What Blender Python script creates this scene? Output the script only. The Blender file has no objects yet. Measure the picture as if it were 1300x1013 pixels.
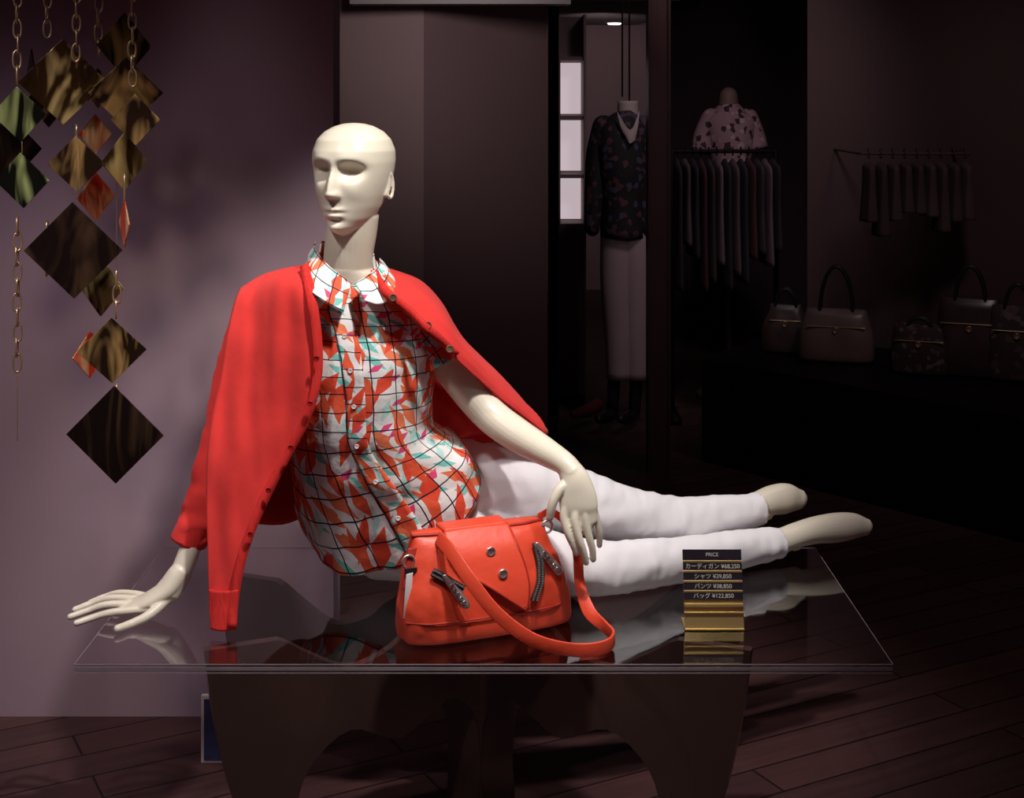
import bpy, bmesh, math, random
import numpy as np
from mathutils import Vector, noise, Matrix
random.seed(4)
F=1800.0; CH=1.5; TZ=0.436
def at(u,v,d): return (( u-650)/F*d, d, CH-(v-120)/F*d)
def tdep(v,r=0.0): return (CH-TZ-r)*F/(v-120)

# ---------------- materials ----------------
def nodes(name):
    m=bpy.data.materials.new(name); m.use_nodes=True
    nt=m.node_tree; return m,nt,nt.nodes['Principled BSDF']
def mat(name,col,rough=.5,metal=0,var=.0,vscale=8,bump=0,bscale=60,spec=.5,emit=None,estr=0,coat=0,sheen=0,stretch=None):
    m,nt,b=nodes(name)
    b.inputs['Base Color'].default_value=(*col,1); b.inputs['Roughness'].default_value=rough
    b.inputs['Metallic'].default_value=metal; b.inputs['Specular IOR Level'].default_value=spec
    if coat: b.inputs['Coat Weight'].default_value=coat; b.inputs['Coat Roughness'].default_value=.15
    if sheen: b.inputs['Sheen Weight'].default_value=sheen
    if emit: b.inputs['Emission Color'].default_value=(*emit,1); b.inputs['Emission Strength'].default_value=estr
    tc=nt.nodes.new('ShaderNodeTexCoord')
    src=tc.outputs['Object']
    if stretch:
        mp=nt.nodes.new('ShaderNodeMapping'); mp.inputs['Scale'].default_value=stretch
        nt.links.new(src,mp.inputs['Vector']); src=mp.outputs[0]
    if var:
        n=nt.nodes.new('ShaderNodeTexNoise'); n.inputs['Scale'].default_value=vscale; n.inputs['Detail'].default_value=4
        nt.links.new(src,n.inputs['Vector'])
        r=nt.nodes.new('ShaderNodeValToRGB')
        r.color_ramp.elements[0].position=.3; r.color_ramp.elements[1].position=.7
        r.color_ramp.elements[0].color=(*[c*(1-var) for c in col],1)
        r.color_ramp.elements[1].color=(*[min(1,c*(1+var)) for c in col],1)
        nt.links.new(n.outputs['Fac'],r.inputs['Fac']); nt.links.new(r.outputs[0],b.inputs['Base Color'])
    if bump:
        n=nt.nodes.new('ShaderNodeTexNoise'); n.inputs['Scale'].default_value=bscale; n.inputs['Detail'].default_value=5
        nt.links.new(src,n.inputs['Vector'])
        bp=nt.nodes.new('ShaderNodeBump'); bp.inputs['Strength'].default_value=bump; bp.inputs['Distance'].default_value=.01
        nt.links.new(n.outputs['Fac'],bp.inputs['Height']); nt.links.new(bp.outputs[0],b.inputs['Normal'])
    return m

def shirt_mat(name='shirt_print'):
    m,nt,b=nodes(name); N=nt.nodes; L=nt.links
    tc=N.new('ShaderNodeTexCoord')
    nz=N.new('ShaderNodeTexNoise'); nz.inputs['Scale'].default_value=11; L.new(tc.outputs['UV'],nz.inputs['Vector'])
    sub=N.new('ShaderNodeVectorMath'); sub.operation='SUBTRACT'; L.new(nz.outputs['Color'],sub.inputs[0]); sub.inputs[1].default_value=(.5,.5,.5)
    sc=N.new('ShaderNodeVectorMath'); sc.operation='SCALE'; sc.inputs['Scale'].default_value=.030; L.new(sub.outputs[0],sc.inputs[0])
    add=N.new('ShaderNodeVectorMath'); add.operation='ADD'; L.new(tc.outputs['UV'],add.inputs[0]); L.new(sc.outputs[0],add.inputs[1])
    cur=N.new('ShaderNodeRGB'); cur.outputs[0].default_value=(.88,.86,.84,1); cur=cur.outputs[0]
    layers=[((.20,.62,.55),50,(56,19.),.48,.72,1.3),
            ((.50,.80,.74),-20,(54,17.),.44,.72,7.7),
            ((.80,.08,.22),-62,(60,22.),.40,.86,4.1),
            ((.88,.22,.10),38,(40,14.),.50,.60,2.2),
            ((.84,.085,.040),-34,(38,13.),.52,.62,9.3),
            ((.86,.12,.05),6,(40,13.5),.50,.64,5.3)]
    for c,ang,s,th,pick,off in layers:
        rot=N.new('ShaderNodeMapping'); rot.vector_type='POINT'; rot.inputs['Rotation'].default_value=(0,0,math.radians(ang)); rot.inputs['Location'].default_value=(off,off*.37,0)
        L.new(add.outputs[0],rot.inputs['Vector'])
        mp=N.new('ShaderNodeMapping'); mp.inputs['Scale'].default_value=(s[0],s[1],1); L.new(rot.outputs[0],mp.inputs['Vector'])
        v=N.new('ShaderNodeTexVoronoi'); v.voronoi_dimensions='2D'; v.distance='MANHATTAN'; v.inputs['Scale'].default_value=1; v.inputs['Randomness'].default_value=.75
        L.new(mp.outputs[0],v.inputs['Vector'])
        lt=N.new('ShaderNodeMath'); lt.operation='LESS_THAN'; L.new(v.outputs['Distance'],lt.inputs[0]); lt.inputs[1].default_value=th
        sp=N.new('ShaderNodeSeparateColor'); L.new(v.outputs['Color'],sp.inputs[0])
        gt=N.new('ShaderNodeMath'); gt.operation='GREATER_THAN'; L.new(sp.outputs[0],gt.inputs[0]); gt.inputs[1].default_value=pick
        mu=N.new('ShaderNodeMath'); mu.operation='MULTIPLY'; L.new(lt.outputs[0],mu.inputs[0]); L.new(gt.outputs[0],mu.inputs[1])
        mx=N.new('ShaderNodeMix'); mx.data_type='RGBA'; L.new(mu.outputs[0],mx.inputs[0]); L.new(cur,mx.inputs[6]); mx.inputs[7].default_value=(*c,1)
        cur=mx.outputs[2]
    nz2=N.new('ShaderNodeTexNoise'); nz2.inputs['Scale'].default_value=22; L.new(tc.outputs['UV'],nz2.inputs['Vector'])
    sc2=N.new('ShaderNodeVectorMath'); sc2.operation='SCALE'; sc2.inputs['Scale'].default_value=.006; L.new(nz2.outputs['Color'],sc2.inputs[0])
    add2=N.new('ShaderNodeVectorMath'); add2.operation='ADD'; L.new(tc.outputs['UV'],add2.inputs[0]); L.new(sc2.outputs[0],add2.inputs[1])
    br=N.new('ShaderNodeTexBrick'); br.offset=.0; br.inputs['Scale'].default_value=1
    br.inputs['Brick Width'].default_value=.046; br.inputs['Row Height'].default_value=.035; br.inputs['Mortar Size'].default_value=.0011; br.inputs['Mortar Smooth'].default_value=0
    L.new(add2.outputs[0],br.inputs['Vector'])
    mx=N.new('ShaderNodeMix'); mx.data_type='RGBA'; L.new(br.outputs['Fac'],mx.inputs[0]); L.new(cur,mx.inputs[6]); mx.inputs[7].default_value=(.012,.012,.03,1)
    L.new(mx.outputs[2],b.inputs['Base Color']); b.inputs['Roughness'].default_value=.7; b.inputs['Specular IOR Level'].default_value=.25
    n=N.new('ShaderNodeTexNoise'); n.inputs['Scale'].default_value=20; n.inputs['Detail'].default_value=3; L.new(tc.outputs['Object'],n.inputs['Vector'])
    bp=N.new('ShaderNodeBump'); bp.inputs['Strength'].default_value=.4; bp.inputs['Distance'].default_value=.012; L.new(n.outputs['Fac'],bp.inputs['Height']); L.new(bp.outputs[0],b.inputs['Normal'])
    return m

M={}
M['skin']=mat('mannequin_cream',(.80,.73,.59),.34,var=.02,vscale=5,bump=.01,bscale=90,spec=.45)
M['red']=mat('knit_red',(.78,.048,.042),.85,var=.05,vscale=14,bump=.10,bscale=34,spec=.12,sheen=.08)
M['redrib']=mat('knit_red_rib',(.72,.040,.035),.85,var=.10,vscale=200,bump=.35,bscale=120,spec=.1,stretch=(1,1,.1))
M['shirt']=shirt_mat()
M['white']=mat('white_denim',(.84,.81,.83),.75,bump=.15,bscale=16,spec=.2,var=.02)
M['leather']=mat('leather_orange_red',(.80,.075,.032),.42,var=.06,vscale=10,bump=.12,bscale=40,spec=.5)
M['leather2']=mat('leather_edge',(.38,.022,.012),.5,bump=.1)
M['black']=mat('black_fabric',(.012,.012,.014),.5,var=.2,vscale=40)
M['silver']=mat('silver_metal',(.80,.78,.75),.25,.85,bump=.05,var=.05)
M['brown']=mat('bronze_lacquer',(.050,.029,.023),.28,.0,var=.3,vscale=3,spec=.6,coat=.4)
M['gold']=mat('gold_metal',(.80,.60,.24),.30,.85,bump=.06,bscale=40,var=.08)
M['chain']=mat('chain_brass',(.60,.46,.28),.3,.8,var=.1,vscale=30,bump=.05)
M['btn']=mat('button_horn',(.16,.09,.05),.3,var=.3,vscale=80)
M['btnred']=mat('button_red',(.35,.01,.012),.3,var=.2,vscale=80)
M['paper']=mat('paper_white',(.8,.78,.78),.6,var=.02)
M['label']=mat('label_ink_pale',(.55,.52,.47),.6,var=.02)

def plate_mat(name,c1,c2,rough=.25,p0=.42,p1=.62):  # streak ramp puts the mirror reflections into the plate colour
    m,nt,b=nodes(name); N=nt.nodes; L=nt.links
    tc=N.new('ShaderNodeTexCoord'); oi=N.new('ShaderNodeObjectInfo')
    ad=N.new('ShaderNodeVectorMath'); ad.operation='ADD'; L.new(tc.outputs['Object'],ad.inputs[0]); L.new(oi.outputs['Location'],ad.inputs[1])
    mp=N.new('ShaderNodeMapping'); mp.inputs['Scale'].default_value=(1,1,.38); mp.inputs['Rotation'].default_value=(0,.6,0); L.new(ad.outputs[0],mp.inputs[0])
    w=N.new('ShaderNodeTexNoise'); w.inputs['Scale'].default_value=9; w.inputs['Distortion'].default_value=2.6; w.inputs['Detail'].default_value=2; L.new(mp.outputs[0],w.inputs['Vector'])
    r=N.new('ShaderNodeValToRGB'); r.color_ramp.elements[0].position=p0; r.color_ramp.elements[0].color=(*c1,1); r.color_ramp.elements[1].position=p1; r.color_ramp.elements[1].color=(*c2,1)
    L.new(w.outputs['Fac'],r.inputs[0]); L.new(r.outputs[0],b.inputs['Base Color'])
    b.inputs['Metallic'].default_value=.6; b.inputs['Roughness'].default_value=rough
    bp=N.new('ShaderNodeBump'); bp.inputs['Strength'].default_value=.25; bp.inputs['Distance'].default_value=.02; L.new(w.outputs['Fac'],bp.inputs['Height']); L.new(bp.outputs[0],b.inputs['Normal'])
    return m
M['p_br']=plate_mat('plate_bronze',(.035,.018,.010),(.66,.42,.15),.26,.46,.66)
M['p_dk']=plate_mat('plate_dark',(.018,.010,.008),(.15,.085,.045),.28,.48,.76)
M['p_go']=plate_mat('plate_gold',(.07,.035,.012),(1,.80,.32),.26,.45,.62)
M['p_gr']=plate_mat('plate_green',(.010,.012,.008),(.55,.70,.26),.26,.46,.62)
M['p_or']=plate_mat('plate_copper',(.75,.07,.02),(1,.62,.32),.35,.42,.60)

def acrylic():
    m=bpy.data.materials.new('clear_acrylic'); m.use_nodes=True; nt=m.node_tree; N=nt.nodes; L=nt.links
    for n in list(N): N.remove(n)
    o=N.new('ShaderNodeOutputMaterial'); t=N.new('ShaderNodeBsdfTransparent'); t.inputs[0].default_value=(.95,.92,.94,1)
    g=N.new('ShaderNodeBsdfGlossy'); g.inputs['Roughness'].default_value=.045; g.inputs[0].default_value=(1,1,1,1)
    fr=N.new('ShaderNodeFresnel'); fr.inputs['IOR'].default_value=1.7
    ge=N.new('ShaderNodeNewGeometry'); iv=N.new('ShaderNodeMath'); iv.operation='SUBTRACT'; iv.inputs[0].default_value=1; L.new(ge.outputs['Backfacing'],iv.inputs[1])
    mu=N.new('ShaderNodeMath'); mu.operation='MULTIPLY'; L.new(iv.outputs[0],mu.inputs[0]); L.new(fr.outputs[0],mu.inputs[1])
    nz=N.new('ShaderNodeTexNoise'); nz.inputs['Scale'].default_value=3
    bp=N.new('ShaderNodeBump'); bp.inputs['Strength'].default_value=.02; L.new(nz.outputs['Fac'],bp.inputs['Height']); L.new(bp.outputs[0],g.inputs['Normal'])
    mx=N.new('ShaderNodeMixShader'); L.new(mu.outputs[0],mx.inputs[0]); L.new(t.outputs[0],mx.inputs[1]); L.new(g.outputs[0],mx.inputs[2]); L.new(mx.outputs[0],o.inputs[0])
    return m
M['acrylic']=acrylic()
M['acedge']=mat('acrylic_polished_edge',(.30,.25,.27),.2,var=.1,vscale=30,spec=.8)

# ---------------- mesh helpers ----------------
def catmull(P,k):
    P=np.array(P,float); n=len(P); out=[]
    for i in range(n-1):
        p0=P[max(i-1,0)] if i>0 else 2*P[0]-P[1]
        p1=P[i]; p2=P[i+1]
        p3=P[i+2] if i+2<n else 2*P[-1]-P[-2]
        for j in range(k):
            t=j/k
            out.append(.5*((2*p1)+(-p0+p2)*t+(2*p0-5*p1+4*p2-p3)*t*t+(-p0+3*p1-3*p2+p3)*t**3))
    out.append(P[-1]); return np.array(out)
def norm(v):
    l=np.linalg.norm(v,axis=-1,keepdims=True); l[l==0]=1; return v/l

class MB:
    def __init__(s): s.v=[];s.f=[];s.uv=[];s.mi=[]
    def add(s,verts,faces,uvs=None,mi=0):
        o=len(s.v); s.v+= [tuple(map(float,p)) for p in verts]
        for i,f in enumerate(faces):
            s.f.append([a+o for a in f]); s.uv.append(uvs[i] if uvs else [(0,0)]*len(f)); s.mi.append(mi)
    def obj(s,name,mats,parent=None,smooth=True,mods=None):
        me=bpy.data.meshes.new(name); me.from_pydata(s.v,[],s.f); 
        ul=me.uv_layers.new(name='UVMap')
        flat=[c for f in s.uv for c in f]
        ul.data.foreach_set('uv',[x for c in flat for x in c])
        if not isinstance(mats,(list,tuple)): mats=[mats]
        for m in mats: me.materials.append(m)
        me.polygons.foreach_set('material_index',s.mi)
        me.polygons.foreach_set('use_smooth',[smooth]*len(s.f)); me.update()
        bm=bmesh.new(); bm.from_mesh(me); bmesh.ops.recalc_face_normals(bm,faces=bm.faces); bm.to_mesh(me); bm.free()
        ob=bpy.data.objects.new(name,me); bpy.context.collection.objects.link(ob)
        if parent: ob.parent=parent
        for md in (mods or []):
            t,kw=md; mm=ob.modifiers.new(t.lower(),t)
            for k,v in kw.items(): setattr(mm,k,v)
        return ob
def empty(name,loc=(0,0,0)):
    e=bpy.data.objects.new(name,None); e.empty_display_size=.05; bpy.context.collection.objects.link(e); return e

def rings(mb,R,cap0=True,cap1=True,mi=0,umul=1.0,closed=True,vmul=1.0):
    n,s,_=R.shape
    per=np.linalg.norm(np.diff(R,axis=1),axis=2).sum(1).mean()
    if closed: per+=np.linalg.norm(R[:,0]-R[:,-1],axis=1).mean()
    ln=np.concatenate([[0],np.cumsum(np.linalg.norm(np.diff(R.mean(1),axis=0),axis=1))])
    F_=[];U=[]
    for i in range(n-1):
        for j in range(s if closed else s-1):
            j2=(j+1)%s
            F_.append([i*s+j,i*s+j2,(i+1)*s+j2,(i+1)*s+j])
            u0=j/s*per*umul;u1=(j+1)/s*per*umul; v0=-ln[i]*vmul;v1=-ln[i+1]*vmul
            U.append([(u0,v0),(u1,v0),(u1,v1),(u0,v1)])
    V=R.reshape(-1,3).tolist()
    if cap0: F_.append(list(range(s))[::-1]); U.append([(0,0)]*s)
    if cap1: F_.append([(n-1)*s+j for j in range(s)]); U.append([(0,0)]*s)
    mb.add(V,F_,U,mi)

def loft(mb,secs,k=10,seg=64,p=2.0,cap=(True,True),fold=0,mi=0,foldfn=None):
    P=[list(c)+list(a)+list(f) for c,a,f in secs]
    Q=catmull(P,k); th=np.linspace(0,2*math.pi,seg,endpoint=False)
    c,s=np.cos(th),np.sin(th)
    c=np.sign(c)*np.abs(c)**(2/p); s=np.sign(s)*np.abs(s)**(2/p)
    R=Q[:,None,0:3]+Q[:,None,3:6]*c[None,:,None]+Q[:,None,6:9]*s[None,:,None]
    if foldfn is not None:
        C=Q[:,None,0:3]; dirn=norm(R-C)
        for i in range(R.shape[0]):
            for j in range(seg):
                R[i,j]+=dirn[i,j]*foldfn(R[i,j],i/(R.shape[0]-1),th[j])
    rings(mb,R,cap[0],cap[1],mi)
    return R

def LR(l,r,d,b,dx=0,dz=0,dr=None):
    dr=d if dr is None else dr
    a=np.array(at(l[0],l[1],d)); c=np.array(at(r[0],r[1],dr))
    return ((a+c)/2,(c-a)/2,np.array([dx,-b,dz]))

def tube(mb,pts,k=6,seg=20,up=(0,0,1),flat=1.0,round0=True,round1=True,mi=0,flats=None,fn=None):
    P=[list(p)+[flats[i] if flats else flat] for i,p in enumerate(pts)]
    Q=catmull(P,k); C=Q[:,:3]; r=np.maximum(Q[:,3],1e-4); fl=Q[:,4]
    T=norm(np.gradient(C,axis=0)); 
    if up is None:
        a=np.array([0,0,1.]) if abs(T[0][2])<.9 else np.array([0,1.,0])
        A=[]; cur=norm(np.cross(T[0],a)[None])[0]
        for t in T:
            cur=cur-t*np.dot(cur,t); cur/=np.linalg.norm(cur); A.append(cur)
        A=np.array(A)
    else: A=norm(np.cross(T,np.array(up,float)))
    B=norm(np.cross(A,T))
    def ring(c,a,b,ra,rb):
        th=np.linspace(0,2*math.pi,seg,endpoint=False)
        return c+a*(np.cos(th)*ra)[:,None]+b*(np.sin(th)*rb)[:,None]
    RR=[]
    if round0:
        for an in (85,60,30): RR.append(ring(C[0]-T[0]*r[0]*math.sin(math.radians(an)),A[0],B[0],r[0]*math.cos(math.radians(an)),r[0]*fl[0]*math.cos(math.radians(an))))
    for i in range(len(C)): RR.append(ring(C[i],A[i],B[i],r[i],r[i]*fl[i]))
    if round1:
        for an in (30,60,85): RR.append(ring(C[-1]+T[-1]*r[-1]*math.sin(math.radians(an)),A[-1],B[-1],r[-1]*math.cos(math.radians(an)),r[-1]*fl[-1]*math.cos(math.radians(an))))
    R=np.array(RR)
    if fn:
        for i in range(R.shape[0]):
            cc=R[i].mean(0)
            for j in range(seg):
                d=R[i,j]-cc; l=np.linalg.norm(d)
                if l>1e-5: R[i,j]+=d/l*fn(R[i,j],i/(R.shape[0]-1))
    rings(mb,R,True,True,mi)

def patch(mb,grid,k=8,mi=0,fn=None,kr=None):
    G=np.array(grid,float)
    kr=kr or k
    m,n,_=G.shape
    A=np.array([catmull(G[i],k) for i in range(m)])
    B=np.array([catmull(A[:,j],kr) for j in range(A.shape[1])]).transpose(1,0,2)
    if fn:
        for i in range(B.shape[0]):
            for j in range(B.shape[1]):
                B[i,j]+=np.array(fn(B[i,j],i/(B.shape[0]-1),j/(B.shape[1]-1)))
    M_,N_=B.shape[:2]
    lu=np.concatenate([[0],np.cumsum(np.linalg.norm(np.diff(B.mean(0),axis=0),axis=1))])
    lv=np.concatenate([[0],np.cumsum(np.linalg.norm(np.diff(B.mean(1),axis=0),axis=1))])
    F_=[];U=[]
    for i in range(M_-1):
        for j in range(N_-1):
            F_.append([i*N_+j,i*N_+j+1,(i+1)*N_+j+1,(i+1)*N_+j])
            U.append([(lu[j],-lv[i]),(lu[j+1],-lv[i]),(lu[j+1],-lv[i+1]),(lu[j],-lv[i+1])])
    mb.add(B.reshape(-1,3).tolist(),F_,U,mi)
    return B

def box(mb,c,s,mi=0,rot=None):
    v=[]
    for x in (-.5,.5):
        for y in (-.5,.5):
            for z in (-.5,.5):
                p=Vector((x*s[0],y*s[1],z*s[2]))
                if rot is not None: p=rot@p
                v.append((p.x+c[0],p.y+c[1],p.z+c[2]))
    mb.add(v,[[0,1,3,2],[4,6,7,5],[0,4,5,1],[2,3,7,6],[0,2,6,4],[1,5,7,3]],None,mi)
def disc(mb,c,nrm,r,h,mi=0,seg=20):
    n=norm(np.array([nrm],float))[0]; c=np.array(c,float)
    a=np.cross(n,[0,0,1.]) if abs(n[2])<.9 else np.cross(n,[1.,0,0]); a/=np.linalg.norm(a); b=np.cross(n,a)
    th=np.linspace(0,2*math.pi,seg,endpoint=False)
    R=[]
    for rr,hh in ((r,0),(r,h*.6),(r*.85,h),(r*.7,h*.75),(r*.3,h*.75)):
        R.append(c+n*hh+(a*np.cos(th)[:,None]+b*np.sin(th)[:,None])*rr)
    rings(mb,np.array(R),True,True,mi)
def prism(mb,poly,origin,ax,az,ay,th,mi=0):
    o=np.array(origin,float);ax=np.array(ax,float);az=np.array(az,float);ay=np.array(ay,float)
    n=len(poly)
    from mathutils.geometry import tessellate_polygon
    tri=tessellate_polygon([[Vector((p[0],p[1],0)) for p in poly]])
    V=[o+p[0]*ax+p[1]*az-ay*th/2 for p in poly]+[o+p[0]*ax+p[1]*az+ay*th/2 for p in poly]
    Fc=[list(t) for t in tri]+[[a+n for a in t][::-1] for t in tri]+[[i,(i+1)%n,(i+1)%n+n,i+n] for i in range(n)]
    mb.add(V,Fc,None,mi)
def nz(p,s=(1,1,1),o=0): return noise.noise(Vector((p[0]*s[0]+o,p[1]*s[1]+o,p[2]*s[2]-o)))

# ================= ROOM =================
wallM=mat('wall_mauve_plaster',(.33,.235,.275),.75,var=.08,vscale=2,bump=.05,bscale=30,spec=.2)
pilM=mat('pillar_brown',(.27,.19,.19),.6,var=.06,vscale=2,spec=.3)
pilM_shade=mat('pillar_brown_shaded',(.19,.125,.13),.6,var=.06,vscale=2,spec=.3)  # darker copy of the pillar brown; shade of the right-hand faces put into colour
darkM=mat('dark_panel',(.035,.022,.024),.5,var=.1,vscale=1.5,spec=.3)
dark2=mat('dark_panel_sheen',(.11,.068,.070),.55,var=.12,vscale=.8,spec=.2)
postM=mat('post_lacquer',(.07,.033,.035),.35,var=.1)
backM=mat('back_wall',(.30,.20,.215),.8,var=.1,vscale=1)
blackM=mat('platform_black',(.008,.005,.006),.5,var=.2,vscale=3,spec=.12)
ceilM=mat('ceiling_paint',(.25,.2,.2),.8,var=.03)
def floor_mat():
    m,nt,b=nodes('floor_planks'); N=nt.nodes; L=nt.links
    tc=N.new('ShaderNodeTexCoord'); mp=N.new('ShaderNodeMapping'); mp.inputs['Rotation'].default_value=(0,0,math.radians(-28)); L.new(tc.outputs['Object'],mp.inputs[0])
    br=N.new('ShaderNodeTexBrick'); br.inputs['Scale'].default_value=1; br.inputs['Brick Width'].default_value=1.3; br.inputs['Row Height'].default_value=.11; br.inputs['Mortar Size'].default_value=.003
    br.inputs['Color1'].default_value=(.115,.052,.050,1); br.inputs['Color2'].default_value=(.080,.037,.037,1); br.inputs['Mortar'].default_value=(.02,.010,.010,1)
    L.new(mp.outputs[0],br.inputs['Vector'])
    mp2=N.new('ShaderNodeMapping'); mp2.inputs['Scale'].default_value=(1,14,1); L.new(mp.outputs[0],mp2.inputs[0])
    n=N.new('ShaderNodeTexNoise'); n.inputs['Scale'].default_value=3; n.inputs['Detail'].default_value=6; L.new(mp2.outputs[0],n.inputs['Vector'])
    mx=N.new('ShaderNodeMix'); mx.data_type='RGBA'; mx.blend_type='MULTIPLY'; mx.inputs[0].default_value=.6; L.new(br.outputs[0],mx.inputs[6]); L.new(n.outputs['Fac'],mx.inputs[7])
    L.new(mx.outputs[2],b.inputs['Base Color']); b.inputs['Roughness'].default_value=.5; b.inputs['Specular IOR Level'].default_value=.22
    bp=N.new('ShaderNodeBump'); bp.inputs['Strength'].default_value=.15; bp.inputs['Distance'].default_value=.004; L.new(br.outputs['Fac'],bp.inputs['Height']); bp.invert=True; L.new(bp.outputs[0],b.inputs['Normal'])
    return m
def boxobj(name,lo,hi,m,parent=None):
    mb=MB(); box(mb,[(a+b)/2 for a,b in zip(lo,hi)],[b-a for a,b in zip(lo,hi)]); return mb.obj(name,m,parent,False)
boxobj('floor',(-3,1.2,-.1),(4.2,11,0),floor_mat())
boxobj('ceiling',(-3,1.2,2.6),(4.2,11,2.7),ceilM)
boxobj('wall_left',(-3,3.42,0),(-.431,3.55,2.6),wallM)
boxobj('wall_side',(-3.1,1.2,0),(-3,11,2.6),wallM)
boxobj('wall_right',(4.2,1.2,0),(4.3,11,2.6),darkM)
boxobj('wall_back',(-3,10.9,0),(4.2,11,2.6),backM)
mb=MB(); 
x0=(415-650)/F*4.6; x1=(538-650)/F*4.5; x2=(695-650)/F*4.75
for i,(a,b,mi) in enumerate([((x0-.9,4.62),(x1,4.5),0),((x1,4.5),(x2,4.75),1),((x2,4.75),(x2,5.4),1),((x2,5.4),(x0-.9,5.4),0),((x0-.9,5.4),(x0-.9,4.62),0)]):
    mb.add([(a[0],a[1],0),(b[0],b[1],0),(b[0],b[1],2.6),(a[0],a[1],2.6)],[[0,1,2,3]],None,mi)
mb.obj('pillar',[pilM,pilM_shade],None,False)
mb=MB(); xa=(823-650)/F*5.6; xb=(851-650)/F*5.6
box(mb,((xa+xb)/2,5.65,1.3),(xb-xa,.1,2.6)); box(mb,(xa+.004,5.595,1.3),(.008,.012,2.6)); box(mb,(xb-.004,5.595,1.3),(.008,.012,2.6))
mb.obj('post',postM,None,False)
boxobj('door_frame',((696-650)/F*5.45,5.42,0),((709-650)/F*5.45,5.5,2.6),blackM)
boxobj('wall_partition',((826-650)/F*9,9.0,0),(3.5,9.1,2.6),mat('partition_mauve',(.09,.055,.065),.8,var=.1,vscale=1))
def angled(name,a,b,z0,z1,th,m):
    a=Vector(a);b=Vector(b); d=(b-a); n=Vector((d.y,-d.x)).normalized()*-th
    mb=MB(); P=[a,b,b+n,a+n]
    V=[(p.x,p.y,z0) for p in P]+[(p.x,p.y,z1) for p in P]
    mb.add(V,[[0,1,2,3],[7,6,5,4],[0,4,5,1],[1,5,6,2],[2,6,7,3],[3,7,4,0]]); return mb.obj(name,m,None,False)
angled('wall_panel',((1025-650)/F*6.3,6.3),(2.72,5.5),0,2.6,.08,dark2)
pa=(.773,5.8); pb=(1.71,4.74)
mb=MB(); poly=[pa,pb,(2.45,4.9),(2.6,5.45),(1.32,6.22),(.95,6.1)]
V=[(x,y,0) for x,y in poly]+[(x,y,.42) for x,y in poly]; n=len(poly)
mb.add(V,[list(range(n)),list(range(n,2*n))[::-1]]+[[i,(i+1)%n,(i+1)%n+n,i+n] for i in range(n)])
mb.obj('display_platform',blackM,None,False,[('BEVEL',dict(width=.01,segments=2))])
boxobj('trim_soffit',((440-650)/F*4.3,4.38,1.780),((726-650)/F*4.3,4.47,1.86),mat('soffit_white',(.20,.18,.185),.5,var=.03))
boxobj('ceiling_rear',(.15,8.0,2.03),(.95,10.8,2.1),ceilM)
mb=MB()
for u,v in ((780,31),(722,38)):
    d=min(10.5,(2.03-CH)*F/(120-v)); x=(u-650)/F*d
    disc(mb,(x,d,2.029),(0,0,-1),.05,.012)
mb.obj('ceiling_downlight',mat('downlight_lens',(.9,.85,.8),.4,emit=(1,.85,.75),estr=2.5,var=.01),None,True)
D=7.2; g=empty('lit_shelf_cabinet')
lm=mat('lit_panel',(.8,.75,.78),.6,emit=(.95,.80,.86),estr=.50,var=.02)
mb=MB(); xs0=(709-650)/F*D; xs1=(741-650)/F*D
for v0,v1 in ((78,146),(152,219),(226,281)):
    za=CH-(v0-120)/F*D; zb=CH-(v1-120)/F*D
    box(mb,((xs0+xs1)/2,D+.1,(za+zb)/2),(xs1-xs0-.02,.02,za-zb-.01))
mb.obj('lit_backs',lm,g,False)
mb=MB()
for v in (75,149,222.5,284):
    z=CH-(v-120)/F*D; box(mb,((xs0+xs1)/2,D,z),(xs1-xs0,.2,.018))
box(mb,((xs0+xs1)/2,D+.12,.95),(xs1-xs0,.02,1.9)); box(mb,(xs0,D,.95),(.012,.24,1.9)); box(mb,(xs1,D,.95),(.012,.24,1.9)); box(mb,((xs0+xs1)/2,D,.42),(xs1-xs0,.22,.84))
mb.obj('shelf_frame',pilM,g,False)

# ================= DISPLAY TABLE =================
g=empty('display_table')
xl=(95-650)/F*2.65; xr=(1133-650)/F*2.65; yf=2.65; yb=3.33; TH=.018
mb=MB(); box(mb,((xl+xr)/2,(yf+yb)/2,TZ-TH/2),(xr-xl,yb-yf,TH)); 
mb.obj('table_top',M['acrylic'],g,False)
mb=MB(); box(mb,((xl+xr)/2,yf-.0008,TZ-TH/2),(xr-xl,.0014,TH*.35)); box(mb,((xl+xr)/2,yf-.0008,TZ-.0012),(xr-xl,.0014,.0018)); box(mb,((xl+xr)/2,yf-.0008,TZ-TH+.001),(xr-xl,.0014,.0016))
box(mb,(xr+.0008,(yf+yb)/2,TZ-.0015),(.0014,yb-yf,.002));box(mb,(xl-.0008,(yf+yb)/2,TZ-.0015),(.0014,yb-yf,.002)); box(mb,((xl+xr)/2,yb+.0008,TZ-.0015),(xr-xl,.0014,.002))
mb.obj('edge_line',M['acedge'],g,False)
H=TZ-TH-.001
ctrl=[(0,H),(.06,H),(.12,H),(.17,H-.035),(.24,H-.075),(.31,H-.05),(.36,H),(.42,H),(.5,H),(.58,H),(.64,H),(.69,H-.05),(.76,H-.075),(.83,H-.035),(.88,H),(.94,H),(1,H),
      (.985,.28),(.96,.14),(.93,.03),(.93,0),(.86,0),(.855,.05),(.83,.15),(.76,.215),(.68,.18),(.63,.21),(.58,.245),(.54,.2),(.53,.1),(.53,0),
      (.47,0),(.47,.1),(.46,.2),(.42,.245),(.37,.21),(.32,.18),(.24,.215),(.17,.15),(.145,.05),(.14,0),(.07,0),(.07,.03),(.04,.14),(.015,.28)]
mb=MB()
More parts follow.
